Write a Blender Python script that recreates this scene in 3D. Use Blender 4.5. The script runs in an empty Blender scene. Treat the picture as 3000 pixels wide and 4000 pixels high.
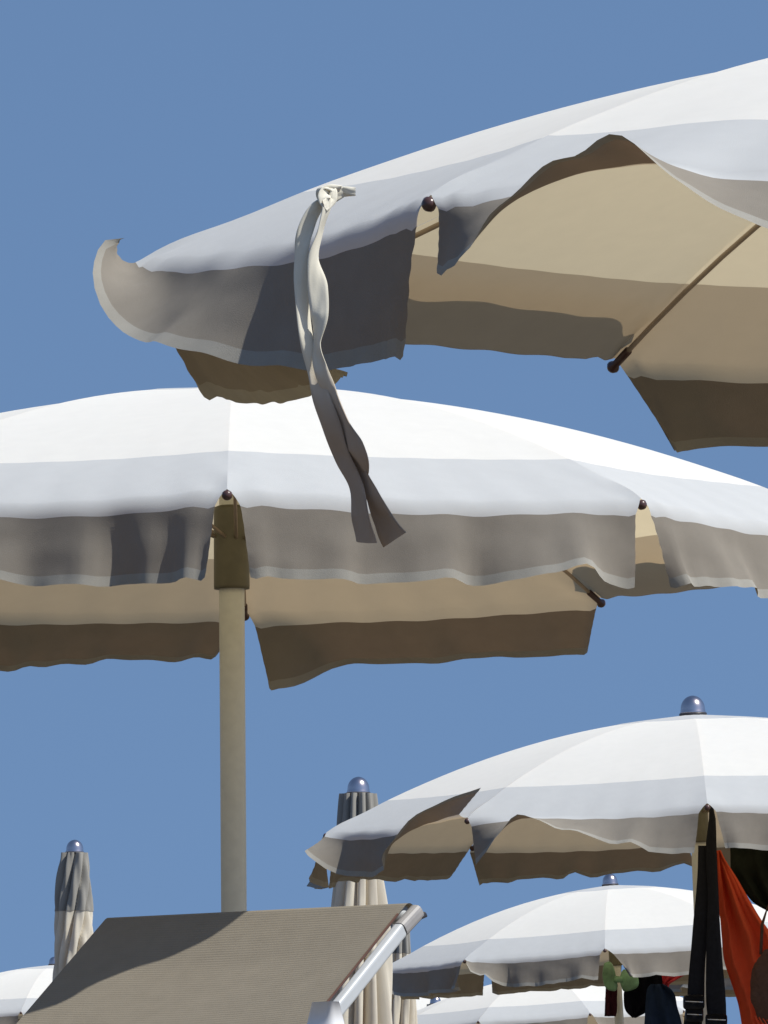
import bpy, math, random
import numpy as np
from mathutils import Vector, Matrix, noise

# ------------------------------------------------------------------ camera, sky, sun
S = bpy.context.scene
C = S.collection
PI = math.pi
FPX = 28750.0                       # focal length in pixels of the 3000 x 4000 photograph
CAMZ = 0.75
PITCH = math.atan(2530 / FPX)
cam_d = bpy.data.cameras.new('camera')
cam_d.sensor_fit = 'VERTICAL'
cam_d.sensor_height = 36
cam_d.lens = 36 * FPX / 4000
cam_d.clip_start = 0.1
cam_d.clip_end = 5000
cam = bpy.data.objects.new('camera', cam_d)
C.objects.link(cam)
cam.location = (0, 0, CAMZ)
cam.rotation_euler = (PI / 2 + PITCH, 0, 0)
S.camera = cam

SUN_AZ, SUN_EL = 62.0, 52.0         # azimuth to the right of the camera's back, elevation
w = bpy.data.worlds.new('World')
S.world = w
w.use_nodes = True
nt = w.node_tree
nt.nodes.clear()
out = nt.nodes.new('ShaderNodeOutputWorld')
bg = nt.nodes.new('ShaderNodeBackground')
sky = nt.nodes.new('ShaderNodeTexSky')
sky.sky_type = 'NISHITA'
sky.sun_disc = False
sky.sun_elevation = math.radians(SUN_EL)
sky.sun_rotation = math.radians(180 - SUN_AZ)
sky.altitude = 0
sky.air_density = 1.0
sky.dust_density = 0.3
sky.ozone_density = 1.0
tc = nt.nodes.new('ShaderNodeTexCoord')
sep = nt.nodes.new('ShaderNodeSeparateXYZ')
mr = nt.nodes.new('ShaderNodeMapRange')   # the clear, deep blue of a dry day: keeps the pale horizon band off
mr.inputs[1].default_value = 0.0
mr.inputs[2].default_value = 1.0
mr.inputs[3].default_value = 0.42
mr.inputs[4].default_value = 1.0
cmb = nt.nodes.new('ShaderNodeCombineXYZ')
nt.links.new(tc.outputs['Generated'], sep.inputs[0])
nt.links.new(sep.outputs[2], mr.inputs[0])
nt.links.new(sep.outputs[0], cmb.inputs[0])
nt.links.new(sep.outputs[1], cmb.inputs[1])
nt.links.new(mr.outputs[0], cmb.inputs[2])
nrm = nt.nodes.new('ShaderNodeVectorMath')
nrm.operation = 'NORMALIZE'
nt.links.new(cmb.outputs[0], nrm.inputs[0])
nt.links.new(nrm.outputs[0], sky.inputs[0])
hs = nt.nodes.new('ShaderNodeHueSaturation')
hs.inputs['Saturation'].default_value = 1.08
hs.inputs['Value'].default_value = 1.0
nt.links.new(sky.outputs[0], hs.inputs['Color'])
nt.links.new(hs.outputs[0], bg.inputs[0])
bg.inputs[1].default_value = 0.124
nt.links.new(bg.outputs[0], out.inputs[0])

sd = bpy.data.lights.new('sun', 'SUN')
sd.energy = 5.0
sd.angle = math.radians(0.53)
sd.color = (1.0, 0.965, 0.90)
sun = bpy.data.objects.new('sun', sd)
C.objects.link(sun)
a, e = math.radians(SUN_AZ), math.radians(SUN_EL)
SV = Vector((math.sin(a) * math.cos(e), -math.cos(a) * math.cos(e), math.sin(e)))
sun.rotation_euler = SV.to_track_quat('Z', 'Y').to_euler()
sun.location = SV * 30

S.view_settings.view_transform = 'Standard'
S.view_settings.look = 'None'
S.view_settings.exposure = 0.12
S.view_settings.gamma = 1.0
S.view_settings.use_curve_mapping = False
try:
    S.cycles.max_bounces = 10
    S.cycles.diffuse_bounces = 5
    S.cycles.transmission_bounces = 6
except Exception:
    pass


# ------------------------------------------------------------------ helpers
def at(px, py, Y):
    """World point at distance Y along +Y seen at pixel px,py of the photograph."""
    cx, cz = (px - 1500) / FPX, (2000 - py) / FPX
    c, s = math.cos(PITCH), math.sin(PITCH)
    dy, dz = c - cz * s, s + cz * c
    t = Y / dy
    return Vector((cx * t, Y, CAMZ + dz * t))


def mesh_obj(name, verts, faces, mat, parent=None, smooth=True, loc=None, uvs=None):
    me = bpy.data.meshes.new(name)
    if loc is not None:
        verts = [tuple(Vector(v) - loc) for v in verts]
    me.from_pydata([tuple(v) for v in verts], [], faces)
    if uvs is not None:
        ul = me.uv_layers.new(name='UVMap')
        for l in me.loops:
            ul.data[l.index].uv = uvs[l.vertex_index]
    if smooth:
        for p in me.polygons:
            p.use_smooth = True
    me.update()
    if mat is not None:
        me.materials.append(mat)
    o = bpy.data.objects.new(name, me)
    C.objects.link(o)
    if loc is not None:
        o.location = loc
    if parent is not None:
        o.parent = parent
    return o


def grid_faces(nu, nv, base=0):
    f = []
    for i in range(nu - 1):
        for j in range(nv - 1):
            a_ = base + i * nv + j
            f.append((a_, a_ + 1, a_ + nv + 1, a_ + nv))
    return f


def thing(name, label, cat, loc, group=None):
    o = bpy.data.objects.new(name, None)
    o.empty_display_size = 0.1
    C.objects.link(o)
    o.location = loc
    o['label'] = label
    o['category'] = cat
    if group:
        o['group'] = group
    return o


def tag(o, label, cat, group=None):
    o['label'] = label
    o['category'] = cat
    if group:
        o['group'] = group
    return o


def tube(name, pts, rad, mat, parent=None, n=12, cap=True):
    """Swept tube through pts with radius rad (number or list)."""
    pts = [Vector(p) for p in pts]
    if not hasattr(rad, '__len__'):
        rad = [rad] * len(pts)
    V, F = [], []
    prev = None
    for i, p in enumerate(pts):
        t = (pts[min(i + 1, len(pts) - 1)] - pts[max(i - 1, 0)]).normalized()
        if prev is None:
            up = Vector((0, 0, 1)) if abs(t.z) < .9 else Vector((1, 0, 0))
            nx = t.cross(up).normalized()
        else:
            nx = (prev - t * prev.dot(t)).normalized()
        prev = nx
        ny = t.cross(nx)
        for k in range(n):
            q = 2 * PI * k / n
            V.append(p + (nx * math.cos(q) + ny * math.sin(q)) * rad[i])
    for i in range(len(pts) - 1):
        for k in range(n):
            k2 = (k + 1) % n
            F.append((i * n + k, i * n + k2, (i + 1) * n + k2, (i + 1) * n + k))
    if cap:
        F.append(tuple(range(n))[::-1])
        F.append(tuple((len(pts) - 1) * n + k for k in range(n)))
    return mesh_obj(name, V, F, mat, parent)


def lathe(name, prof, mat, parent=None, n=24, M=None):
    """prof: (radius, z) list, revolved about z then transformed by M."""
    V, F = [], []
    for r, z in prof:
        for k in range(n):
            q = 2 * PI * k / n
            v = Vector((r * math.cos(q), r * math.sin(q), z))
            V.append(M @ v if M else v)
    for i in range(len(prof) - 1):
        for k in range(n):
            k2 = (k + 1) % n
            F.append((i * n + k, i * n + k2, (i + 1) * n + k2, (i + 1) * n + k))
    F.append(tuple(range(n))[::-1])
    F.append(tuple((len(prof) - 1) * n + k for k in range(n)))
    return mesh_obj(name, V, F, mat, parent)


def smoothkeys(keys, u):
    """Catmull-Rom through keys [(u, v0, v1, ...)] -> tuple."""
    n = len(keys)
    if u <= keys[0][0]:
        return keys[0][1:]
    if u >= keys[-1][0]:
        return keys[-1][1:]
    for i in range(n - 1):
        if keys[i][0] <= u <= keys[i + 1][0]:
            break
    k0, k1, k2, k3 = keys[max(i - 1, 0)], keys[i], keys[i + 1], keys[min(i + 2, n - 1)]
    h = k2[0] - k1[0]
    t = (u - k1[0]) / h
    res = []
    for c_ in range(1, len(k1)):
        m1 = (k2[c_] - k0[c_]) / max(k2[0] - k0[0], 1e-6) * h
        m2 = (k3[c_] - k1[c_]) / max(k3[0] - k1[0], 1e-6) * h
        d = k2[c_] - k1[c_]
        if d * m1 <= 0: m1 = 0
        if d * m2 <= 0: m2 = 0
        m1 = math.copysign(min(abs(m1), 3 * abs(d)), m1)
        m2 = math.copysign(min(abs(m2), 3 * abs(d)), m2)
        t2, t3 = t * t, t * t * t
        res.append((2 * t3 - 3 * t2 + 1) * k1[c_] + (t3 - 2 * t2 + t) * m1 + (-2 * t3 + 3 * t2) * k2[c_] + (t3 - t2) * m2)
    return tuple(res)


# ------------------------------------------------------------------ materials
def fabric(name, col, tcol, tfac, rough_noise=0.06, nscale=30.0, bump=0.15, weave=900.0, stripes=None, sheen=0.0):
    m = bpy.data.materials.new(name)
    m.use_nodes = True
    t = m.node_tree
    t.nodes.clear()
    N, L = t.nodes, t.links
    o = N.new('ShaderNodeOutputMaterial')
    mix = N.new('ShaderNodeMixShader')
    mix.inputs[0].default_value = tfac
    df = N.new('ShaderNodeBsdfDiffuse')
    df.inputs['Roughness'].default_value = .6
    tr = N.new('ShaderNodeBsdfTranslucent')
    co = N.new('ShaderNodeTexCoord')
    n1 = N.new('ShaderNodeTexNoise')
    n1.inputs['Scale'].default_value = nscale
    n1.inputs['Detail'].default_value = 5
    n2 = N.new('ShaderNodeTexNoise')
    n2.inputs['Scale'].default_value = weave
    n2.inputs['Detail'].default_value = 2
    L.new(co.outputs['Object'], n1.inputs['Vector'])
    L.new(co.outputs['Object'], n2.inputs['Vector'])
    n3 = N.new('ShaderNodeTexNoise')
    n3.inputs['Scale'].default_value = 4.0
    n3.inputs['Detail'].default_value = 6
    n3.inputs['Roughness'].default_value = .7
    L.new(co.outputs['Object'], n3.inputs['Vector'])
    add = N.new('ShaderNodeMath'); add.operation = 'ADD'
    L.new(n1.outputs[0], add.inputs[0]); L.new(n3.outputs[0], add.inputs[1])
    add2 = N.new('ShaderNodeMath'); add2.operation = 'ADD'
    L.new(add.outputs[0], add2.inputs[0]); L.new(n2.outputs[0], add2.inputs[1])
    mp = N.new('ShaderNodeMapRange')
    mp.inputs[1].default_value = 0.9
    mp.inputs[2].default_value = 2.1
    mp.inputs[3].default_value = 1 - rough_noise
    mp.inputs[4].default_value = 1 + rough_noise
    L.new(add2.outputs[0], mp.inputs[0])
    for sh, c_ in ((df, col), (tr, tcol)):
        vm = N.new('ShaderNodeVectorMath'); vm.operation = 'SCALE'
        vm.inputs[0].default_value = c_
        L.new(mp.outputs[0], vm.inputs[3])
        L.new(vm.outputs[0], sh.inputs['Color'])
    bp = N.new('ShaderNodeBump')
    bp.inputs['Strength'].default_value = bump
    bp.inputs['Distance'].default_value = 0.004
    L.new(add2.outputs[0], bp.inputs['Height'])
    L.new(bp.outputs[0], df.inputs['Normal'])
    L.new(df.outputs[0], mix.inputs[1])
    L.new(tr.outputs[0], mix.inputs[2])
    L.new(mix.outputs[0], o.inputs[0])
    return m


def solid(name, col, rough=.5, metal=0.0, noise_amt=.1, nscale=40.0, bump=.05, spec=.5):
    m = bpy.data.materials.new(name)
    m.use_nodes = True
    t = m.node_tree
    N, L = t.nodes, t.links
    b = N['Principled BSDF']
    b.inputs['Roughness'].default_value = rough
    b.inputs['Metallic'].default_value = metal
    try:
        b.inputs['Specular IOR Level'].default_value = spec
    except Exception:
        pass
    co = N.new('ShaderNodeTexCoord')
    n1 = N.new('ShaderNodeTexNoise')
    n1.inputs['Scale'].default_value = nscale
    n1.inputs['Detail'].default_value = 6
    L.new(co.outputs['Object'], n1.inputs['Vector'])
    mp = N.new('ShaderNodeMapRange')
    mp.inputs[1].default_value = .3
    mp.inputs[2].default_value = .7
    mp.inputs[3].default_value = 1 - noise_amt
    mp.inputs[4].default_value = 1 + noise_amt
    L.new(n1.outputs[0], mp.inputs[0])
    vm = N.new('ShaderNodeVectorMath'); vm.operation = 'SCALE'
    vm.inputs[0].default_value = col
    L.new(mp.outputs[0], vm.inputs[3])
    L.new(vm.outputs[0], b.inputs['Base Color'])
    bp = N.new('ShaderNodeBump')
    bp.inputs['Strength'].default_value = bump
    bp.inputs['Distance'].default_value = 0.003
    L.new(n1.outputs[0], bp.inputs['Height'])
    L.new(bp.outputs[0], b.inputs['Normal'])
    return m


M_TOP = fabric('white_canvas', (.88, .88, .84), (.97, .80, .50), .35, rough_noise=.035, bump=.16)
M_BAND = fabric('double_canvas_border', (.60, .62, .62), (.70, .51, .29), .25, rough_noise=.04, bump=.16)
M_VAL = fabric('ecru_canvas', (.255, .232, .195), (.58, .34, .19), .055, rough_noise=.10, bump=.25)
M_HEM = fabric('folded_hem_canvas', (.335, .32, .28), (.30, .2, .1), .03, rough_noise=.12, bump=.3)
M_TIE = fabric('cotton_tape', (.80, .77, .66), (.5, .3, .2), .08, rough_noise=.06, bump=.08, nscale=60)

def shade_tape():
    # shade on the loose ends is painted in as brown; UV.y runs from the knot (0) to the ends (1)
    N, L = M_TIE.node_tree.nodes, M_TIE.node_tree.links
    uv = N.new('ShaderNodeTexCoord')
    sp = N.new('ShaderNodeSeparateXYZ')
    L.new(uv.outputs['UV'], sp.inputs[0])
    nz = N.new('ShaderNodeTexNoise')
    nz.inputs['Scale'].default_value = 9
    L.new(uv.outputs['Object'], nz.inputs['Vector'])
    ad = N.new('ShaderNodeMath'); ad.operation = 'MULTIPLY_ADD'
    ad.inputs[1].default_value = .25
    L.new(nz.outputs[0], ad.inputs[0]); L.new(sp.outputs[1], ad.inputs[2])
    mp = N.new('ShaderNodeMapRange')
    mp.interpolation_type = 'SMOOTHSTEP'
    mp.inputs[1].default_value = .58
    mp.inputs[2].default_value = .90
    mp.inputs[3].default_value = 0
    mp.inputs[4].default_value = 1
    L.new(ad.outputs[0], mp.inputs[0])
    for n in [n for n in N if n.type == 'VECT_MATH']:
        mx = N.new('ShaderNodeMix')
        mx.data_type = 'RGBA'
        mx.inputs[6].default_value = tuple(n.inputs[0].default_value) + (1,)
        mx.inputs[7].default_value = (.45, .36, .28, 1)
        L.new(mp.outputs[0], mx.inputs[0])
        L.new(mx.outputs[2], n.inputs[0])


shade_tape()
M_CAP = fabric('cap_canvas', (.52, .53, .53), (.5, .42, .3), .15, rough_noise=.05)
M_FOLD = fabric('cream_canvas', (.74, .70, .60), (.85, .66, .40), .22, rough_noise=.06)
M_CAPF = fabric('grey_cap_canvas', (.34, .33, .30), (.4, .32, .2), .10, rough_noise=.08)
M_POLE = solid('cream_paint', (.68, .67, .56), rough=.42, noise_amt=.04, nscale=60, bump=.05)
M_SLEEVE = solid('olive_plastic', (.125, .112, .066), rough=.5)
M_TIP = solid('brown_plastic', (.07, .035, .03), rough=.28)
M_RIB = solid('beige_rod', (.42, .33, .24), rough=.45)
M_CHROME = solid('chrome', (.60, .53, .53), rough=.22, metal=1.0, noise_amt=.05, bump=.02)
M_DARKRING = solid('dark_collar', (.03, .028, .03), rough=.4)
M_WHITEPL = solid('white_plastic', (.44, .46, .47), rough=.3, noise_amt=.03)
M_POST = solid('white_post_plastic', (.74, .75, .76), rough=.25, noise_amt=.03)
M_CAPPL = solid('grey_plastic', (.27, .26, .25), rough=.45)
M_BLACK = solid('black_webbing', (.008, .008, .010), rough=.7, noise_amt=.3, nscale=80, spec=.2)
M_BUCKLE = solid('black_buckle', (.02, .02, .022), rough=.2)
M_STEEL = solid('steel_trim', (.55, .55, .55), rough=.25, metal=1.0)
M_RED = fabric('orange_red_cloth', (.78, .13, .05), (.95, .18, .05), .26, rough_noise=.12, bump=.4)
M_PINK = fabric('red_cloth', (.55, .06, .07), (.7, .08, .06), .1, rough_noise=.12, bump=.4)
M_NAVY = fabric('navy_cloth', (.02, .032, .06), (.02, .02, .03), .05, rough_noise=.3, bump=.5)
M_DARKC = fabric('dark_olive_cloth', (.022, .024, .016), (.02, .02, .01), .05, rough_noise=.4, bump=.5)
M_BLK = fabric('black_cloth', (.008, .008, .011), (.01, .01, .01), .03, rough_noise=.3)
M_MAROON = fabric('maroon_cloth', (.05, .015, .02), (.04, .01, .01), .05, rough_noise=.3)
M_BROWN = fabric('brown_weave', (.16, .085, .055), (.2, .08, .04), .05, rough_noise=.45, bump=.9, nscale=90)
M_GREEN = solid('mottled_green_plastic', (.13, .25, .13), rough=.35, noise_amt=.55, nscale=14)


def textilene():
    m = fabric('taupe_textilene', (.262, .232, .182), (.3, .24, .16), .08, rough_noise=.10, bump=.3)
    t = m.node_tree
    N, L = t.nodes, t.links
    bp = next(n for n in N if n.type == 'BUMP')
    df = next(n for n in N if n.type == 'BSDF_DIFFUSE')
    uv = N.new('ShaderNodeTexCoord')
    wv = N.new('ShaderNodeTexWave')
    wv.wave_type = 'BANDS'
    wv.bands_direction = 'Y'
    wv.inputs['Scale'].default_value = 46.0
    wv.inputs['Distortion'].default_value = 1.6
    wv.inputs['Detail'].default_value = 2.0
    wv.inputs['Detail Scale'].default_value = .12
    L.new(uv.outputs['UV'], wv.inputs['Vector'])
    ms = N.new('ShaderNodeTexNoise')
    ms.inputs['Scale'].default_value = 7.0
    ms.inputs['Detail'].default_value = 3
    L.new(uv.outputs['UV'], ms.inputs['Vector'])
    ns = N.new('ShaderNodeMath'); ns.operation = 'MULTIPLY'
    L.new(wv.outputs['Fac'], ns.inputs[0]); L.new(ms.outputs[0], ns.inputs[1])
    b2 = N.new('ShaderNodeBump')
    b2.inputs['Strength'].default_value = .18
    b2.inputs['Distance'].default_value = .004
    L.new(ns.outputs[0], b2.inputs['Height'])
    L.new(bp.outputs[0], b2.inputs['Normal'])
    L.new(b2.outputs[0], df.inputs['Normal'])
    return m


M_TEXT = textilene()


# ------------------------------------------------------------------ ground
def ground():
    m = bpy.data.materials.new('beach_sand')
    m.use_nodes = True
    N, L = m.node_tree.nodes, m.node_tree.links
    b = N['Principled BSDF']
    b.inputs['Roughness'].default_value = .9
    co = N.new('ShaderNodeTexCoord')
    n = N.new('ShaderNodeTexNoise')
    n.inputs['Scale'].default_value = 3
    n.inputs['Detail'].default_value = 12
    L.new(co.outputs['Object'], n.inputs['Vector'])
    r = N.new('ShaderNodeValToRGB')
    r.color_ramp.elements[0].color = (.085, .068, .045, 1)
    r.color_ramp.elements[1].color = (.15, .122, .085, 1)
    L.new(n.outputs[0], r.inputs[0])
    L.new(r.outputs[0], b.inputs['Base Color'])
    bp = N.new('ShaderNodeBump')
    bp.inputs['Distance'].default_value = .03
    L.new(n.outputs[0], bp.inputs['Height'])
    L.new(bp.outputs[0], b.inputs['Normal'])
    g = 1500.0
    o = mesh_obj('sand_ground', [(-g, -g, 0), (g, -g, 0), (g, g, 0), (-g, g, 0)], [(0, 1, 2, 3)], m, smooth=False)
    o['kind'] = 'structure'


ground()

# ------------------------------------------------------------------ open parasol
R0 = 1.25
NR = 10
LS = 0.036       # turned-down edge of the canopy
LV = 0.125       # hanging valance
BAND = 0.835
PEXP = 1.85


def rotm(tx, ty):
    rx = Matrix(((1, 0, 0), (0, math.cos(ty), -math.sin(ty)), (0, math.sin(ty), math.cos(ty))))
    ry = Matrix(((math.cos(tx), 0, -math.sin(tx)), (0, 1, 0), (math.sin(tx), 0, math.cos(tx))))
    return rx @ ry


DEFK = [(0, 8, 0, 1, 0), (1, 8, 0, 1, 0)]


def rand_keys(rng, wild=1.0):
    ks = []
    for u in (0, .2, .4, .6, .8, 1):
        ks.append((u, 8 + rng.uniform(-14, 22) * wild, rng.uniform(-15, 15) * wild, 1, 0))
    return ks


def parasol(label, q, flaps=None, rims=None, res=1.0, seed=0, name='beach_parasol', pole_r=.0245,
            group='white beach parasols standing open', gaps=None, ripple=1.0, ripples=None, pole_dx=0.0, cap_r=.235):
    ripples = ripples or {}
    X, Y, Z, yaw, tx, ty, H = q
    Z -= .2
    H += .012
    T = rotm(tx, ty)
    ctr = Vector((X, Y, Z))
    # the pole runs down the parasol's own axis and stands in the sand
    axis = T @ Vector((0, 0, 1))
    foot = ctr - axis * (Z / axis.z)
    root = thing(name, label, 'parasol', foot, group)
    rng = random.Random(seed)
    flaps = flaps or {}
    rims = rims or {}
    gaps = gaps or {}
    W = lambda v: ctr + T @ v - foot

    def rib(k, r):
        an = math.radians(yaw + 360 / NR * k)
        z = H * (1 - r ** PEXP) + .010 * math.exp(-r / .06)
        return Vector((-R0 * r * math.sin(an), -R0 * r * math.cos(an), z))

    def surf(k, u, r, rk):
        A_, B_ = rib(k, r), rib(k + 1, r)
        p = A_.lerp(B_, u)
        bul = 4 * u * (1 - u)
        p.z += -.004 * bul * math.sin(PI * min(r, 1) * .55)
        mid = (A_ + B_) * .5
        o_ = Vector((mid.x, mid.y, 0))
        o_ = o_.normalized() if o_.length > 1e-6 else Vector((0, -1, 0))
        wgt = r ** 7
        dz, do = smoothkeys(rk, u)
        # the cloth sags between the ribs at the very edge and puckers next to the seams
        p.z += wgt * (dz - .006 * bul)
        p += o_ * (wgt * (do - .004 * bul))
        nz = noise.noise(Vector((p.x * 3 + seed, p.y * 3, k * 1.7)))
        p.z += .004 * nz * r * bul
        e_ = min(u, 1 - u)
        p.z += r ** 12 * .0055 * math.sin(e_ * 230 + 40 * (1 - r)) * math.exp(-e_ * 22) + wgt * .0012 * math.sin(u * 41 + k + seed)
        return p

    nu = max(8, int(34 * res))
    nr_ = max(6, int(18 * res))
    nb = max(4, int(9 * res))
    ns = max(3, int(6 * res))
    nv = max(5, int(16 * res))
    # panels
    for k in range(NR):
        rk = rims.get(k, [(0, 0, 0), (1, 0, 0)])
        U = [i / (nu - 1) for i in range(nu)]
        V = []
        rr = [.012 + (BAND - .012) * j / (nr_ - 1) for j in range(nr_)]
        for u in U:
            for r in rr:
                V.append(W(surf(k, u, r, rk)))
        pan = mesh_obj('canopy_panel', V, grid_faces(nu, nr_), M_TOP, root)
        # border band (double cloth) incl. the turned-down edge
        fk = flaps.get(k)
        rpl = ripples.get(k, ripple)
        if fk is None:
            fk = rand_keys(rng, .8)
        g0, g1, s0, s1 = gaps.get(k, (.022, .022, .012, .012))
        an = math.radians(yaw + 360 / NR * (k + .5))
        outv = Vector((-math.sin(an), -math.cos(an), 0))
        tan = Vector((-math.cos(an), math.sin(an), 0))
        V = []
        VB = []
        ph0, ph1 = rng.uniform(0, 6), rng.uniform(0, 6)
        f1, f2 = rng.uniform(3, 5), rng.uniform(7, 11)
        nh = 4
        nvv = nv + nh
        creases = [(rng.random(), rng.uniform(.025, .06), rng.uniform(-12, 12)) for _ in range(6)]
        flapV = []
        HEM = .145
        for i, u in enumerate(U):
            for j in range(nb):
                r = BAND + (1 - BAND) * j / (nb - 1)
                V.append(W(surf(k, u, r, rk)))
            # turned-down part: the fabric is cut away next to the rib tips
            P = surf(k, u, 1.0, rk)
            phi_s = 58.0
            kk = smoothkeys(fk, u)
            phi0, curl, ln, skew = kk[:4]
            e_ = min(u, 1 - u)
            cut = 1 - math.exp(-(e_ / .012) ** 2)      # the corner is tied to the tip
            rip = sum(c_[2] * (u - c_[0]) / c_[1] * math.exp(.5 - .5 * ((u - c_[0]) / c_[1]) ** 2) for c_ in creases)
            rip = rpl * (rip + 5 * math.sin(f1 * 2 * PI * u + ph0) + 3 * math.sin(f2 * 2 * PI * u + ph1))
            puck = min(rpl, 1) * math.exp(-e_ * 22) * 9 * math.sin(e_ * 300 + ph0)
            # lateral gap: pull the strip's ends in along the rim
            lat = 0.0
            if u < .5:
                lat = g0 * (1 - u * 2) ** 6 * 0.9657 * .8
            else:
                lat = -g1 * (u * 2 - 1) ** 6 * .9657 * .8
            lat_s = (s0 if u < .5 else -s1) * (abs(u - .5) * 2) ** 5
            steps = ns
            for j in range(1, steps + 1):
                t = j / steps
                ph = math.radians(phi_s + (phi0 + rip * .2 - phi_s) * t)
                P = P + (outv * math.sin(ph) - Vector((0, 0, 1)) * math.cos(ph)) * (LS * ln / steps) + tan * (lat / steps)
                V.append(W(P))
            for j in range(nvv):
                v = 0 if j == 0 else (j / (nv - 1) * (1 - HEM) if j < nv else (1 - HEM) + HEM * (j - nv + 1) / nh)
                if j > 0:
                    dv = v - pv
                    ph = math.radians(phi0 + curl * v + (rip + puck) * (.35 + .65 * v))
                    wob = .004 * noise.noise(Vector((u * 9 + k * 3 + seed, v * 3, 1.3)))
                    P = P + (outv * math.sin(ph) - Vector((0, 0, 1)) * math.cos(ph)) * (LV * ln * dv) \
                        + tan * ((lat_s + skew) * dv) + outv * wob * dv * 6 \
                        + outv * (.004 * math.exp(-e_ * 34) * math.sin(v * 34 + u * 160 + k) * dv * 6)
                pv = v
                flapV.append((W(P), u, v))
        nbb = nb + ns
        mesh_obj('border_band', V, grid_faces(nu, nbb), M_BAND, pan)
        vv = [flapV[i * nvv + j][0] for i in range(nu) for j in range(nv)]
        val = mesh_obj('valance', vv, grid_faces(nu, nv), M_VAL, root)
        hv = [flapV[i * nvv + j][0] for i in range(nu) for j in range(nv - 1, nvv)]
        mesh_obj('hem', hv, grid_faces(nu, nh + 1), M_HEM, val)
    # ribs with tips
    for k in range(NR):
        pts = []
        for j in range(13):
            r = .03 + .965 * j / 12
            p = rib(k, r)
            p.z -= .011
            pts.append(W(p))
        rb = tube('rib', pts, .0038, M_RIB, root, n=8)
        d = (pts[-1] - pts[-2]).normalized()
        t0 = pts[-1] - d * .040
        t1 = pts[-1] + d * .006
        tp = tube('rib_tip', [t0, t0 + d * .002, t0.lerp(t1, .5), t1 - d * .003, t1 + d * .001, t1 + d * .005, t1 + d * .010, t1 + d * .013],
                  [.0045, .0062, .0062, .0058, .0085, .0098, .0075, .002], M_TIP, rb, n=12)
        # stretcher from the runner
        st = [W(Vector((0, 0, .03)) + rib(k, .02) * 0.0 + Vector((rib(k, 1).x, rib(k, 1).y, 0)).normalized() * .03), W(rib(k, .42) - Vector((0, 0, .012)))]
        tube('stretcher', st, .0035, M_RIB, root, n=6)
    # pole, runner, cap, finial
    top = W(Vector((0, 0, H + .005)))
    tube('pole', [Vector((pole_dx, 0, -.35)), W(Vector((pole_dx, 0, -.02))), top + Vector((pole_dx * .6, 0, 0))], pole_r, M_POLE, root, n=28)
    Mx = Matrix.Translation(ctr - foot) @ T.to_4x4()
    lathe('runner', [(.0248, -.066), (.034, -.066), (.0345, -.06), (.0335, .085), (.032, .092), (.0248, .095)], M_SLEEVE, root, n=28, M=Mx @ Matrix.Translation((pole_dx, 0, 0)))
    V, F = [], []
    nc = 60
    for j in range(7):
        r = .012 + (cap_r - .012) * j / 6
        for i in range(nc):
            a_ = i / nc * NR
            k = int(a_)
            u = a_ - k
            p = rib(k, r).lerp(rib(k + 1, r), u)
            p.z += -.004 * 4 * u * (1 - u) * math.sin(PI * r * .55) + (.0012 if j < 6 else -.0012)
            V.append(W(p))
    for j in range(6):
        for i in range(nc):
            i2 = (i + 1) % nc
            F.append((j * nc + i, j * nc + i2, (j + 1) * nc + i2, (j + 1) * nc + i))
    mesh_obj('top_cap', V, F, M_CAP, root)
    finial(root, Mx @ Matrix.Translation((0, 0, H + .012)))
    return root, ctr, T


def finial(root, M):
    prof = [(.041, 0), (.042, .004), (.0405, .008), (.0395, .016)]
    for j in range(1, 10):
        a_ = j / 10 * PI / 2
        prof.append((.0395 * math.cos(a_), .016 + .043 * math.sin(a_)))
    prof.append((.0015, .0592))
    fo = lathe('finial', prof, M_CHROME, root, n=32, M=M)
    lathe('collar', [(.030, -.006), (.044, -.006), (.0455, -.002), (.044, .002), (.030, .002)], M_DARKRING, fo, n=32, M=M)


# ---- nearest parasol (upper right)
# flap keys: (u, angle from hanging in degrees, extra curl, length scale, skew along the rim)
U1 = dict(
    flaps={
        0: [(0, 10, 0, 1, 0), (.15, 30, 6, 1, .0), (.30, 50, 8, 1, 0), (.42, 62, 8, 1, .0), (.50, 78, 10, 1, 0), (.58, 93, 8, 1, 0), (.69, 86, 4, 1, 0), (.79, 74, 0, 1, 0),
            (.84, 62, 0, .95, 0), (.90, 46, 0, .8, 0), (.95, 24, 0, .66, 0), (1, 0, 0, .62, 0)],
        1: [(0, -2, 0, 1.20, 0), (.25, 2, 0, 1.14, 0), (.40, 8, 6, 1.08, 0), (.52, 26, 14, 1.08, 0), (.62, 36, 10, 1.06, 0), (.74, 28, 22, .96, .0), (.82, 30, 40, .88, .0), (.89, 34, 70, .80, .0), (.95, 44, 120, .68, .0), (1, 66, 190, .42, .0)],
        2: [(0, -34, 0, 1.36, 0), (.5, -52, 0, 1.3, 0), (1, -74, 0, 1.2, 0)],
        3: [(0, 242, 1, 1.2, 0), (.1, 243, 1, 1.35, 0), (.85, 243, 1, 1.3, 0), (.95, 243, 1, 1.1, 0), (1, 243, 1, .7, 0)],
        4: [(0, 14, -8, .85, .03), (.2, 35, 0, .9, 0), (.6, 55, 0, 1, 0), (1, 50, 0, 1, 0)],
    },
    rims={
        0: [(0, 0, 0), (.5, .018, .0), (.64, .035, .005), (.9, .004, .0), (1, 0, 0)],
        1: [(0, 0, 0), (.3, -.010, 0), (.7, -.006, 0), (1, 0, 0)],
    },
    gaps={0: (.03, .018, .02, .0), 1: (.005, .0, .075, .0), 2: (.0, .0, -.06, .0), 3: (.03, .0, .03, 0), 4: (.03, .03, .05, .02)},
    ripple=.5, ripples={3: 0.0, 2: .1, 0: .3, 1: .55},
)
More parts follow.
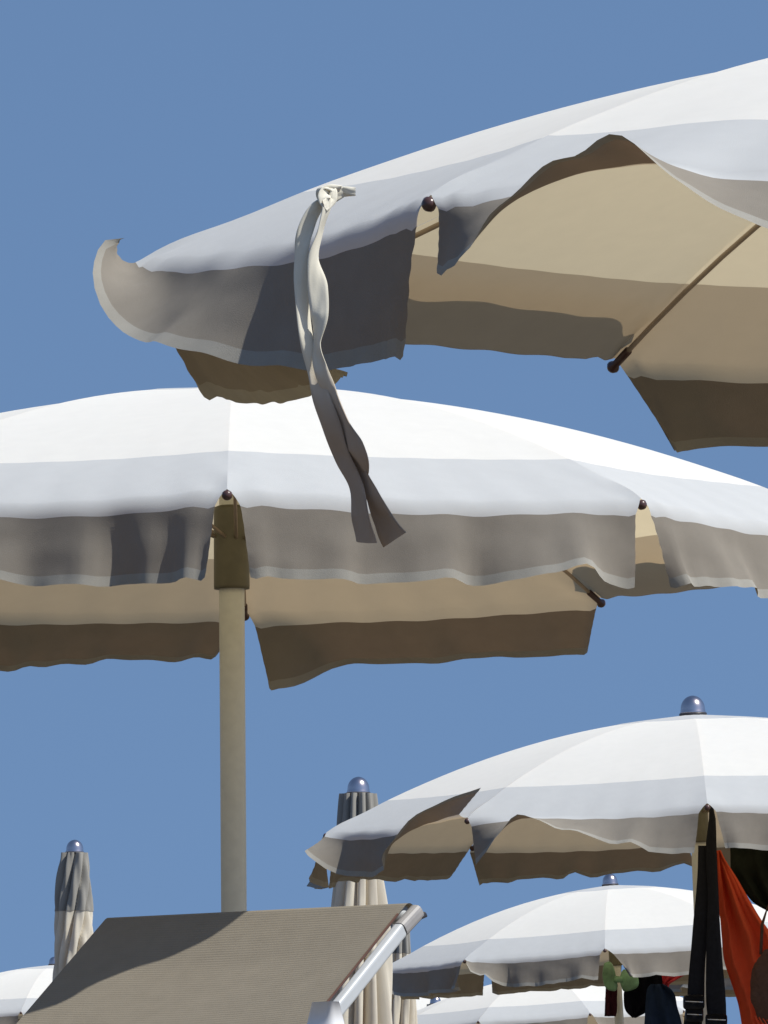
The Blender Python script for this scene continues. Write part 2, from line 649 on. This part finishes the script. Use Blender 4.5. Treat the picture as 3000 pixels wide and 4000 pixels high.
u1, u1c, u1T = parasol('nearest white parasol, cut off at the right, with a twisted tie hanging down',
             [.924, 9.60, 2.106, 7.98, .0006, .0108, .3034], seed=3, res=1.6, **U1)

U2 = dict(
    flaps={
        0: [(0, 6, 0, 1.03, 0), (.10, 5, 0, 1.02, 0), (.20, -5, 0, 1, 0), (.27, -8, 0, 1, 0), (.34, 6, 6, .99, 0), (.43, 0, 4, .97, 0), (.55, 12, 4, .93, 0), (.8, 10, 0, .95, 0), (1, 5, 0, 1, 0)],
        9: [(0, 0, 0, 1.04, 0), (.06, 6, 0, 1.02, 0), (.20, 22, 16, .94, 0), (.33, 14, 8, .98, 0), (.42, 0, 0, .98, 0), (.50, 14, 6, .97, 0), (.60, 2, 6, .98, 0), (.68, -4, 4, 1, 0), (.73, 8, 2, .99, 0), (.8, 8, 0, 1, 0), (1, 2, 0, 1, 0)],
        8: [(0, 10, 0, 1, 0), (.6, 12, 10, 1, 0), (.75, 24, 10, 1, 0), (.9, 8, 0, .98, 0), (1, 4, 0, 1, 0)],
        4: [(0, 20, 30, 1, 0), (.3, 30, 25, 1, 0), (.6, 45, 10, .9, 0), (.9, 40, 20, .9, 0), (1, 40, 20, .9, 0)],
        6: [(0, 225, 0, .6, 0), (.1, 230, 0, 1, 0), (1, 225, 0, 1, 0)],
        5: [(0, 50, 0, .95, 0), (.12, 48, 0, .95, 0), (.4, 55, 0, .95, 0), (.75, 40, -10, 1, 0), (.90, 10, -10, 1.05, 0), (1, 0, 0, 1.05, .01)],
    },
    ripple=.8, ripples={0: 1.1, 9: .6, 5: .15, 4: .5}, pole_dx=-.010,
    gaps={0: (.022, .02, .012, .02), 9: (.02, .025, .0, .018), 8: (.02, .012, .02, .06)},
)
U2['flaps'][5] = [(0, 2, -8, 1.05, .02), (.08, 8, -4, 1.05, 0), (.2, 38, 14, 1, 0), (.45, 46, 8, 1, 0), (.8, 50, 0, 1, 0), (1, 50, -8, .98, -.035)]
u2, u2c, u2T = parasol('large white parasol whose cream pole rises behind the taupe lounger backrest',
             [-.283, 14.095, 2.1078, -.3665, .0103, -.0113, .3015], seed=11, res=1.4, **U2)

U3 = dict(
    flaps={
        0: [(0, 8, 0, 1.0, -.01), (.10, 22, 0, 1.0, 0), (.29, 42, 6, 1, 0), (.44, 58, 8, 1, 0), (.60, 78, 8, 1, 0), (.71, 90, 6, 1, 0),
            (.83, 66, 0, .85, 0), (.94, 20, 0, .85, 0), (1, 0, 0, .95, .01)],
        1: [(0, 172, 0, .60, -.13), (.10, 160, 0, .55, -.10), (.20, 128, 0, .55, -.05), (.30, 82, 0, .65, -.01), (.42, 48, 0, .8, 0), (.55, 18, -10, .9, 0), (.68, 4, -5, .95, 0), (.82, 0, 10, .9, 0), (.92, 40, 20, .9, 0), (1, 60, 10, .8, 0)],
        3: [(0, 15, 0, 1, 0), (.3, 48, 0, 1, 0), (1, 44, 0, 1, 0)],
        4: [(0, 34, 0, 1, .03), (.3, 46, 0, 1, 0), (1, 56, 0, 1, .02)],
        9: [(0, 10, 0, 1, 0), (.5, 8, 0, .95, 0), (.9, 10, 0, .9, 0), (1, 6, 0, .9, 0)],
    },
    gaps={0: (.03, .02, .02, .02), 9: (.03, .03, .02, .02), 1: (.03, .03, .0, .02), 3: (.03, -.01, .02, -.02), 4: (-.005, -.01, .02, -.03)},
)
u3, u3c, u3T = parasol('white parasol on the right with black bag straps and orange towel at its pole',
             [1.0129, 23.748, 2.0356, 1.1436, .0412, -.0002, .326], seed=21, res=1.0, ripple=.5, **U3)

U4 = dict(
    flaps={
        0: [(0, 4, 0, 1, 0), (.2, 16, 8, .95, 0), (.4, 6, 0, 1, 0), (.65, 12, 0, 1, 0), (.85, 30, 20, .8, 0), (1, 60, 20, .5, 0)],
        1: [(0, 12, 0, 1, 0), (.15, -5, 0, 1, 0), (.35, 16, 0, 1, 0), (.55, -8, 10, 1, 0), (.8, 10, 40, 1, 0), (1, 40, 40, 1, .03)],
        9: [(0, 10, 0, .95, 0), (.3, 14, 8, .95, 0), (.5, 6, 0, 1, 0), (.7, 14, 10, 1, 0), (1, 8, 0, 1, 0)],
    },
    gaps={0: (.03, .02, .02, .02), 9: (.03, .05, .02, .09)},
)
u4, u4c, u4T = parasol('white parasol with a green clamp on its pole, behind the one with bag straps',
             [1.2231, 39.005, 2.0387, 4.2555, .0689, .003, .3393], seed=35, res=.7, ripple=1.0, ripples={0: 1.7, 1: 1.8, 9: 1.2}, **U4)
parasol('lower white parasol at the bottom edge, seen below the parasol with the green clamp',
        [1.1339, 52.09, 1.9025, -13.258, .0645, -.0313, .3283], seed=44, res=.6, cap_r=.09)
parasol('white parasol in the bottom left corner, beside the leaning edge of the lounger',
        [-2.5193, 56.398, 2.0729, -26.98, .0118, .012, .3412], seed=52, res=.6)
parasol('distant white parasol glimpsed behind the orange red towel at the right edge',
        [(3310 - 1500) / FPX * 44, 44, 2.10, 8, .0, .0, .335], seed=61, res=.6)
parasol('farthest white parasol, its top just showing left of the lower parasol',
        [(1690 - 1500) / FPX * 62, 62, 2.085, 12, .0, .0, .335], seed=67, res=.5)


# ------------------------------------------------------------------ twisted tie of the nearest parasol
def ribbon(name, pts, mat, parent, origin):
    """pts: (px, py, Y, width m, roll deg) -> a thin twisted tape."""
    keys = [(i,) + p for i, p in enumerate(pts)]
    n = (len(pts) - 1) * 12 + 1
    cen, wid, rol = [], [], []
    for i in range(n):
        u = i / 12
        px, py, Y, wd, ro = smoothkeys(keys, u)
        cen.append(at(px, py, Y))
        wid.append(wd)
        rol.append(ro)
    V, UVs = [], []
    m = 7
    th = .0007
    for side in (1, -1):
        for i in range(n):
            t = (cen[min(i + 1, n - 1)] - cen[max(i - 1, 0)]).normalized()
            b = t.cross(Vector((0, 1, 0))).normalized()
            nn = b.cross(t).normalized()
            r = math.radians(rol[i])
            wv = b * math.cos(r) + nn * math.sin(r)
            nv_ = -b * math.sin(r) + nn * math.cos(r)
            for j in range(m):
                s_ = j / (m - 1) - .5
                cup = .10 * wid[i] * (4 * s_ * s_ - .5) * math.sin(i * .23)
                UVs.append((s_ + .5, i / (n - 1)))
                V.append(cen[i] + wv * (s_ * wid[i]) + nv_ * (cup + side * th) + nv_ * .0005 * math.sin(j * 2.1 + i * .35) - origin)
    F = grid_faces(n, m) + [tuple(reversed(f)) for f in grid_faces(n, m, n * m)]
    o2 = n * m
    for i in range(n - 1):
        F.append((i * m, (i + 1) * m, o2 + (i + 1) * m, o2 + i * m))
        F.append((i * m + m - 1, o2 + i * m + m - 1, o2 + (i + 1) * m + m - 1, (i + 1) * m + m - 1))
    return mesh_obj(name, V, F, mat, parent, uvs=UVs if 'strap' in name else [(0, 0)] * len(V))


YT = 8.62
k_ = 3000 / 1659
def D(x, y, dY, w_, r): return (x * k_, y * k_, YT + dY, w_, r)
org = u1.location.copy()
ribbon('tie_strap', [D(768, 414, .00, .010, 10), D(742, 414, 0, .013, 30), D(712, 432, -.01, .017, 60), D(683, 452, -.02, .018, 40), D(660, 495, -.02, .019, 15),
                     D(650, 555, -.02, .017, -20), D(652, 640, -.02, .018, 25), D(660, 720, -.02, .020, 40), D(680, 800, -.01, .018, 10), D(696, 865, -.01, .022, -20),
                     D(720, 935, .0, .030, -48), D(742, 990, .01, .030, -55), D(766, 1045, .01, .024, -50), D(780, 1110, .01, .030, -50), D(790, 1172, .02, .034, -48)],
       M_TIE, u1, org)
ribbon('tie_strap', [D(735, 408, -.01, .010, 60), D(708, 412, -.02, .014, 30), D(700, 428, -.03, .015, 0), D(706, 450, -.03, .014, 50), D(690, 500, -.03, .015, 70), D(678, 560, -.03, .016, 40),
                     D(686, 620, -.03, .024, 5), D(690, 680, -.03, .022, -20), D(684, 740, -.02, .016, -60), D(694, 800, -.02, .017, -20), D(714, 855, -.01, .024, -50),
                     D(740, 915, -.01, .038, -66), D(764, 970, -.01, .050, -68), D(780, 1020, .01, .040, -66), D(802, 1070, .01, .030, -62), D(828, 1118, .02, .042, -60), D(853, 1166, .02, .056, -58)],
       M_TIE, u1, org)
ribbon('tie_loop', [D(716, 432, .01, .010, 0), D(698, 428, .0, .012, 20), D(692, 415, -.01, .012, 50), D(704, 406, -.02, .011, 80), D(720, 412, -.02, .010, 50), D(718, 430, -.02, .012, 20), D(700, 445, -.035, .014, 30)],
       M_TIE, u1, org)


# ------------------------------------------------------------------ closed parasols
def closed(label, cx, cy_top, Y, prof, seed, cap_len=.30, twist=1.0, n_f=7, name='closed_parasol'):
    """prof: list of (dist below finial top m, radius m)."""
    top = at(cx, cy_top, Y)
    foot = Vector((top.x, top.y, 0))
    root = thing(name, label, 'parasol', foot, 'closed cream parasols')
    rng = random.Random(seed)
    H = top.z
    nth = 120
    phs = [rng.uniform(0, 6) for _ in range(4)]

    def ring(d, extra=0.0, cap=False):
        rr = smoothkeys(prof, d)[0] + extra
        out = []
        for i in range(nth):
            th = 2 * PI * i / nth
            tw = twist * (d - .1) * 1.6
            s1 = math.sin(n_f * (th + tw) * .5 + phs[0] + .8 * math.sin(th + d * 2) + .5 * math.sin(2 * th + phs[3] - d * 1.3))
            f = 1 - .55 * (1 - abs(s1)) ** 1.5 + .08 * math.sin(3 * th + phs[1] + d * 3) + .05 * math.sin(13 * th + phs[2] - d * 6)
            out.append(Vector((rr * f * math.cos(th), rr * f * math.sin(th), H - d)))
        return out

    def skin(nm, d0, d1, nd, mat, extra=0.0, par=root):
        V, F = [], []
        for j in range(nd):
            V += ring(d0 + (d1 - d0) * j / (nd - 1), extra)
        for j in range(nd - 1):
            for i in range(nth):
                i2 = (i + 1) % nth
                F.append((j * nth + i, (j + 1) * nth + i, (j + 1) * nth + i2, j * nth + i2))
        return mesh_obj(nm, V, F, mat, par)
    skin('folded_canopy', .062, 1.30, 70, M_FOLD)
    skin('top_cap', .060, .060 + cap_len, 18, M_CAPF, extra=.003)
    tube('pole', [Vector((0, 0, -.35)), Vector((0, 0, H - .05))], .0245, M_POLE, root, n=20)
    finial(root, Matrix.Translation((0, 0, H - .059)))
    return root


closed('closed cream parasol with a grey cap standing left of the tall cream pole', 292, 3280, 34,
       [(0, .055), (.07, .062), (.14, .072), (.35, .086), (.6, .094), (.9, .105), (1.3, .12)], 5, cap_len=.27, twist=1.7, n_f=8)
closed('closed cream parasol standing behind the upper right corner of the lounger backrest', 1400, 3034, 26.4,
       [(0, .052), (.07, .062), (.2, .074), (.35, .088), (.5, .104), (.8, .120), (1.0, .125), (1.3, .13)], 8, cap_len=.20, twist=.15, n_f=9)
closed('closed parasol almost hidden behind the corner of the lounger, only its shiny knob above it', 1557, 3540, 40.6,
       [(0, .05), (.07, .06), (.2, .07), (.35, .085), (.6, .10), (.9, .11), (1.3, .12)], 12, cap_len=.2, twist=.2, n_f=9)
closed('small distant closed parasol with a shiny knob above the lowest parasol at the bottom', 1701, 3890, 53.5,
       [(0, .05), (.07, .06), (.2, .08), (.35, .1), (.6, .12), (.9, .13), (1.3, .14)], 15, cap_len=.2, twist=.2, n_f=9)


# ------------------------------------------------------------------ lounger
def box_between(name, a_, b_, w_dir, wd, h_dir, hd, mat, parent, org_, bev=.004):
    a_, b_ = Vector(a_), Vector(b_)
    w_dir, h_dir = w_dir.normalized(), h_dir.normalized()
    prof = []
    nb = 4
    for sx, sy, a0 in ((1, 1, 0), (-1, 1, 90), (-1, -1, 180), (1, -1, 270)):
        for q in range(nb):
            an = math.radians(a0 + 90 * q / (nb - 1))
            prof.append((sx * (wd / 2 - bev) + bev * math.cos(an), sy * (hd / 2 - bev) + bev * math.sin(an)))
    V = []
    for p in (a_, b_):
        for x, y in prof:
            V.append(p + w_dir * x + h_dir * y - org_)
    n = len(prof)
    F = [(i, (i + 1) % n, n + (i + 1) % n, n + i) for i in range(n)] + [tuple(range(n))[::-1], tuple(range(n, 2 * n))]
    return mesh_obj(name, V, F, mat, parent, smooth=False)


def lounger():
    YL = 13.18
    TL = at(425, 3628, YL + .18)
    TR = at(1600, 3572, YL - .19)
    wv = (TR - TL)
    width = wv.length
    wd = wv.normalized()
    # the backrest slopes down towards the camera
    perp = Vector((wd.y, -wd.x, 0)).normalized()
    if perp.y > 0:
        perp = -perp
    g = math.radians(36)
    dn = (perp * math.cos(g) - Vector((0, 0, 1)) * math.sin(g)).normalized()
    up = wd.cross(dn)
    if up.z < 0:
        up = -up
    Lb = (TL.z - .42) / math.sin(g)
    base = (TL + TR) * .5 + dn * Lb
    foot = Vector((base.x, base.y, 0))
    root = thing('sun_lounger', 'raised backrest of a taupe mesh sun lounger with white side rail at the bottom', 'sun lounger', foot)
    # fabric: wraps over the head tube
    V, UV = [], []
    nu, nv = 50, 60
    rt = .020
    path = []
    for j in range(10):         # round the tube
        an = math.radians(200 - 110 * j / 9)
        path.append((-dn) * (math.cos(math.radians(200 - 110 * j / 9 - 90)) * 0) + None if False else None)
    path = []
    for j in range(12):
        an = math.radians(-100 + 100 * j / 11)      # from below-behind to the top
        path.append((-math.cos(an) * 0 + math.sin(an) * rt, math.cos(an) * rt, 0))
    prof = [(p[0], p[1]) for p in path]             # (along dn, along up)
    for j in range(1, nv):
        s_ = Lb * (j / (nv - 1)) ** 1.4
        prof.append((s_, rt))
    L = 0
    for j, (sd_, su) in enumerate(prof):
        if j:
            L += math.hypot(prof[j][0] - prof[j - 1][0], prof[j][1] - prof[j - 1][1])
        for i in range(nu):
            u = i / (nu - 1)
            sag = -.012 * 4 * u * (1 - u) * min(max(sd_, 0) / .15, 1)
            p = TL + wv * u + dn * sd_ + up * (su + sag)
            V.append(p - foot)
            UV.append((u, L))
    mesh_obj('mesh_fabric', V, grid_faces(len(prof), nu), M_TEXT, root, uvs=UV)
    tube('head_tube', [TL + wd * .01 - foot, TR - wd * .01 - foot], .016, M_WHITEPL, root)
    # side rails
    for s_, P0 in ((-1, TL), (1, TR)):
        off = wd * .012 + up * .010 if s_ > 0 else wd * .03 - up * .02
        A_ = P0 + off + dn * (-.004) - up * .006
        B_ = P0 + off + dn * (Lb - .02) - up * .006
        rail = box_between('side_rail', A_ + dn * .060, B_, wd, .020, up, .027, M_WHITEPL, root, foot, bev=.006)
        box_between('corner_cap', A_ - dn * .004 - up * .004, A_ + dn * .058, wd, .024, up, .029, M_CAPPL, root, foot, bev=.010)
        box_between('tube_plug', A_ - dn * .012 - up * .016, A_ + dn * .004 - up * .010, wd, .022, up, .012, M_DARKRING, root, foot, bev=.004)
    # piping next to the rail
    tube('piping', [TR + dn * .03 + up * (rt + .001) - foot, TR + dn * (Lb - .05) + up * (rt + .001) - foot], .0025, M_TIP, root, n=8)
    # ratchet joint on the right rail
    J = at(1262, 3950, 12.90)
    J = at(1272, 3978, 12.53)
    prj = []
    mj = Matrix.Translation(J - foot) @ (Matrix((wd, perp, Vector((0, 0, 1)))).transposed()).to_4x4()
    V, F = [], []
    nq, nz = 28, 9
    for j in range(nz):
        t = j / (nz - 1)
        z = .028 - .30 * t
        f = 1 if t > .12 else (.72 + .28 * math.sin(t / .12 * PI / 2))
        for i in range(nq):
            q = 2 * PI * i / nq
            cx_, cy_ = math.cos(q), math.sin(q)
            e_ = .55
            V.append(mj @ Vector((math.copysign(abs(cx_) ** e_, cx_) * .030 * f, math.copysign(abs(cy_) ** e_, cy_) * .024 * f, z)))
    for j in range(nz - 1):
        for i in range(nq):
            i2 = (i + 1) % nq
            F.append((j * nq + i, j * nq + i2, (j + 1) * nq + i2, (j + 1) * nq + i))
    F.append(tuple(range(nq)))
    arm = mesh_obj('armrest_post', V, F, M_POST, root)
    lathe('bolt', [(.0005, .0), (.010, .0), (.011, .003), (.008, .006), (.0005, .007)], M_DARKRING, arm, n=20,
          M=mj @ Matrix.Translation((.006, -.0235, -.020)) @ Matrix.Rotation(PI / 2, 4, 'X'))
    # seat part towards the camera-left, and the legs
    seat_dir = perp
    for s_, P0 in ((-1, TL), (1, TR)):
        A_ = P0 + wd * (s_ * .016) + dn * Lb
        A_.z = .40
        box_between('seat_rail', A_ - seat_dir * .55, A_ + seat_dir * 1.25, wd, .024, Vector((0, 0, 1)), .05, M_WHITEPL, root, foot)
        for dd in (-.50, 1.15):
            q = A_ + seat_dir * dd
            box_between('leg', Vector((q.x, q.y, .376)), Vector((q.x, q.y, -.02)), wd, .03, seat_dir, .04, M_WHITEPL, root, foot)
    A0 = TL + dn * Lb
    A1 = TR + dn * Lb
    V, UV = [], []
    for j in range(14):
        for i in range(10):
            p = A0.lerp(A1, i / 9) + seat_dir * (.02 + 1.22 * j / 13)
            p.z = .43 - .012 * math.sin(i / 9 * PI)
            V.append(p - foot)
            UV.append((i / 9, j * .1))
    mesh_obj('seat_fabric', V, grid_faces(14, 10), M_TEXT, root, uvs=UV)


lounger()


# ------------------------------------------------------------------ things hung on the poles
def cloth(name, label, cat, rows, Y, mat, folds=4, amp=.02, seed=0, res=40, group=None, lean=0.0, phase=0.0):
    """rows: (py, x_left, x_right) from top to bottom; a draped cloth with real folds."""
    keys = [(r[0], r[1], r[2]) for r in rows]
    y0, y1 = rows[0][0], rows[-1][0]
    org_ = at((rows[0][1] + rows[0][2]) / 2, y0, Y)
    V = []
    nu, nv = res, res
    for j in range(nv):
        t = j / (nv - 1)
        py = y0 + (y1 - y0) * t
        xl, xr = smoothkeys(keys, py)
        for i in range(nu):
            u = i / (nu - 1)
            px = xl + (xr - xl) * u
            uu = u + .10 * math.sin(2.5 * t + seed)
            fold = amp * (.35 + .65 * t) * (abs(math.sin(folds * PI * uu + seed + phase)) ** .7 - .5)
            fold += amp * .5 * noise.noise(Vector((u * 4 + seed, t * 4, .3)))
            V.append(at(px, py, Y + fold + lean * t) - org_)
    o = mesh_obj(name, V, grid_faces(nv, nu), mat)
    o.location = org_
    sm = o.modifiers.new('thickness', 'SOLIDIFY')
    sm.thickness = .003
    tag(o, label, cat, group)
    return o


# bag on black straps at the pole of the right-hand parasol
YB = 23.30
bag_o = at(2765, 4250, YB)
bag = thing('black_bag', 'black bag hanging by two wide buckled straps in front of the right parasol pole', 'bag', bag_o)


def strap(rows, Y, th=.004):
    V = []
    for f in (0, 1):
        for py, xl, xr in rows:
            for i in range(5):
                u = i / 4
                crv = .006 * math.sin(u * PI)
                V.append(at(xl + (xr - xl) * u, py, Y + (th if f else 0) - crv + .004 * math.sin(py * .01)) - bag_o)
    n = len(rows)
    F = grid_faces(n, 5) + [tuple(reversed(q)) for q in grid_faces(n, 5, n * 5)]
    o2 = n * 5
    for i in range(n - 1):
        F.append((i * 5, (i + 1) * 5, o2 + (i + 1) * 5, o2 + i * 5))
        F.append((i * 5 + 4, o2 + i * 5 + 4, o2 + (i + 1) * 5 + 4, (i + 1) * 5 + 4))
    return mesh_obj('strap', V, F, M_BLACK, bag)


def dense(rows, n=24):
    y0, y1 = rows[0][0], rows[-1][0]
    return [(y0 + (y1 - y0) * i / (n - 1),) + tuple(smoothkeys(rows, y0 + (y1 - y0) * i / (n - 1))) for i in range(n)]


strap(dense([(3303, 2727, 2765), (3400, 2725, 2790), (3500, 2718, 2790), (3600, 2708, 2775), (3700, 2700, 2760), (3830, 2688, 2752), (3900, 2684, 2752), (4000, 2670, 2742), (4260, 2668, 2742)]), YB)
strap(dense([(3150, 2770, 2786), (3200, 2769, 2796), (3300, 2757, 2799), (3400, 2760, 2803), (3500, 2765, 2808), (3600, 2762, 2812), (3750, 2758, 2822), (3900, 2757, 2835), (4000, 2765, 2838), (4260, 2765, 2838)]), YB - .02)


def buckle(px, py, wpx, hpx, Y):
    hs_ = .012
    pr = []
    c0 = at(px, py, Y)
    W2 = wpx / FPX * Y / 2
    H2 = hpx / FPX * Y / 2
    V = []
    n = 32
    for z, f in ((hs_ / 2, .90), (hs_ / 2 - .003, 1.0), (-hs_ / 2 + .003, 1.0), (-hs_ / 2, .90)):
        for i in range(n):
            q = 2 * PI * i / n
            cx_, sy_ = math.cos(q), math.sin(q)
            V.append(c0 + Vector((math.copysign(abs(cx_) ** .4, cx_) * W2 * f, z, math.copysign(abs(sy_) ** .4, sy_) * H2 * f)) - bag_o)
    F = [(j * n + i, j * n + (i + 1) % n, (j + 1) * n + (i + 1) % n, (j + 1) * n + i) for j in range(3) for i in range(n)]
    F += [tuple(range(n)), tuple(range(3 * n, 4 * n))[::-1]]
    b_ = mesh_obj('buckle', V, F, M_BUCKLE, bag)
    tube('buckle_bar', [c0 + Vector((-W2 * .8, -hs_ / 2 - .002, H2 * .1)) - bag_o, c0 + Vector((W2 * .85, -hs_ / 2 - .002, H2 * .0)) - bag_o], .0022, M_STEEL, b_, n=8)


buckle(2710, 3915, 84, 60, YB - .02)
buckle(2712, 3965, 72, 60, YB - .018)
buckle(2798, 3985, 86, 50, YB - .04)
# bag body below
V, F = [], []
n = 30
for j in range(12):
    t = j / 11
    f = math.sin(PI * (.12 + .76 * t)) ** .35
    for i in range(n):
        q = 2 * PI * i / n
        V.append(Vector((math.copysign(abs(math.cos(q)) ** .5, math.cos(q)) * .16 * f, math.copysign(abs(math.sin(q)) ** .5, math.sin(q)) * .07 * f, .02 - .30 * t)))
for j in range(11):
    for i in range(n):
        F.append((j * n + i, j * n + (i + 1) % n, (j + 1) * n + (i + 1) % n, (j + 1) * n + i))
F += [tuple(range(n))[::-1], tuple(range(11 * n, 12 * n))]
mesh_obj('bag_body', V, F, M_BLACK, bag)

cloth('beach_towel', 'orange red towel hanging to the right of the black straps', 'towel',
      [(3322, 2803, 2812), (3360, 2803, 2830), (3430, 2804, 2875), (3500, 2808, 2915), (3560, 2812, 2950), (3600, 2817, 2975), (3650, 2820, 3010), (3750, 2828, 3040), (3850, 2860, 3070), (3930, 2885, 3080), (4060, 2905, 3090), (4300, 2915, 3100)],
      23.36, M_RED, folds=2.6, amp=.075, seed=1.2, res=70)
cloth('dark_garment', 'dark olive garment hanging under the border of the right parasol', 'garment',
      [(3240, 2850, 3130), (3330, 2855, 3130), (3400, 2857, 3125), (3430, 2872, 3115), (3480, 2905, 3105), (3530, 2948, 3090), (3560, 3000, 3060)],
      23.55, M_DARKC, folds=3.5, amp=.05, seed=2.0, res=50)

# soft brown bag at the right edge
bo = at(3010, 3860, 23.05)
V, F = [], []
n, m_ = 48, 30
for j in range(m_):
    ph = PI * (j + .001) / (m_ - 1 + .002)
    for i in range(n):
        q = 2 * PI * i / n
        d = Vector((math.sin(ph) * math.cos(q), math.sin(ph) * math.sin(q), math.cos(ph)))
        wob = 1 + .10 * noise.noise(d * 2.3) + .05 * noise.noise(d * 7)
        V.append(Vector((d.x * .062, d.y * .05, d.z * .118 - .0)) * wob)
for j in range(m_ - 1):
    for i in range(n):
        F.append((j * n + i, (j + 1) * n + i, (j + 1) * n + (i + 1) % n, j * n + (i + 1) % n))
bb = thing('brown_bag', 'brown rounded woven bag in front of the orange red towel at the right edge', 'bag', bo)
mesh_obj('bag_body', V, F, M_BROWN, bb)
tube('handle', [Vector((-.03, 0, .105)), Vector((-.025, 0, .20)), Vector((-.005, .02, .26)), Vector((.02, 0, .20)), Vector((.03, 0, .105))], .005, M_BROWN, bb, n=8)
for k in range(7):
    x = -.05 + .012 * k
    tube('tassel', [Vector((x, -.035, -.088 - .004 * k)), Vector((x + .006, -.045, -.105)), Vector((x + .014, -.048, -.118 - .002 * (k % 3)))], .0022, M_RED, bb, n=6)

# green clamp on the pole of the parasol behind
YG = 38.75
go = at(2424, 3822, YG)
gc = thing('green_pole_clamp', 'mottled pale green two winged plastic clamp on a distant cream pole', 'clamp', go)


def lobe(pts, dY):
    cen = Vector((sum(p[0] for p in pts) / len(pts), sum(p[1] for p in pts) / len(pts), 0))
    V = []
    n = 40
    lay = [(-.016, .0), (-.016, .82), (-.011, .95), (0, 1.0), (.011, .95), (.016, .82), (.016, 0)]
    keys = [(i, p[0], p[1]) for i, p in enumerate(pts + [pts[0]])]
    for dy, f0 in lay:
        f = f0 * 1.12
        for i in range(n):
            px, py = smoothkeys(keys, i / n * len(pts))
            V.append(at(cen.x + (px - cen.x) * f, cen.y + (py - cen.y) * f, YG + dY + dy) - go)
    F = [(j * n + i, j * n + (i + 1) % n, (j + 1) * n + (i + 1) % n, (j + 1) * n + i) for j in range(len(lay) - 1) for i in range(n)]
    mesh_obj('wing', V, F, M_GREEN, gc)


lobe([(2362, 3768), (2380, 3762), (2395, 3778), (2404, 3815), (2410, 3850), (2400, 3866), (2382, 3864), (2364, 3848), (2356, 3808)], 0)
lobe([(2430, 3800), (2440, 3790), (2462, 3793), (2478, 3786), (2486, 3808), (2492, 3838), (2480, 3858), (2442, 3868), (2430, 3850), (2424, 3825)], -.02)
tube('clamp_ring', [at(2398, 3822, YG + .02) - go, at(2412, 3826, YG - .03) - go, at(2432, 3826, YG - .03) - go], .017, M_GREEN, gc, n=14)

cloth('maroon_garment', 'dark maroon garment hanging left of the distant pole with the green clamp', 'garment',
      [(3855, 2366, 2410), (3900, 2364, 2409), (3950, 2362, 2408), (3970, 2361, 2404)], 38.9, M_MAROON, folds=2, amp=.03, seed=.4, res=26)
cloth('black_garment', 'black garment hanging right of the distant pole with the green clamp', 'garment',
      [(3770, 2462, 2500), (3790, 2466, 2572), (3850, 2450, 2590), (3880, 2436, 2590), (3930, 2438, 2560), (3955, 2448, 2520), (3975, 2470, 2482)], 38.8, M_BLK, folds=3, amp=.04, seed=1.4, res=34)
cloth('navy_towel', 'navy blue towel hanging to the right of the black garment', 'towel',
      [(3845, 2545, 2590), (3862, 2530, 2618), (3885, 2526, 2636), (3930, 2522, 2645), (3975, 2520, 2658), (4060, 2515, 2675), (4200, 2512, 2680)], 38.65, M_NAVY, folds=2.2, amp=.06, seed=2.2, res=34)
cloth('red_garment', 'red garment hanging under the parasol border, left of the black straps', 'garment',
      [(3740, 2640, 2700), (3770, 2600, 2698), (3795, 2570, 2692), (3818, 2570, 2655), (3845, 2574, 2613), (3868, 2592, 2610)], 38.85, M_PINK, folds=2.5, amp=.04, seed=3.2, res=34)
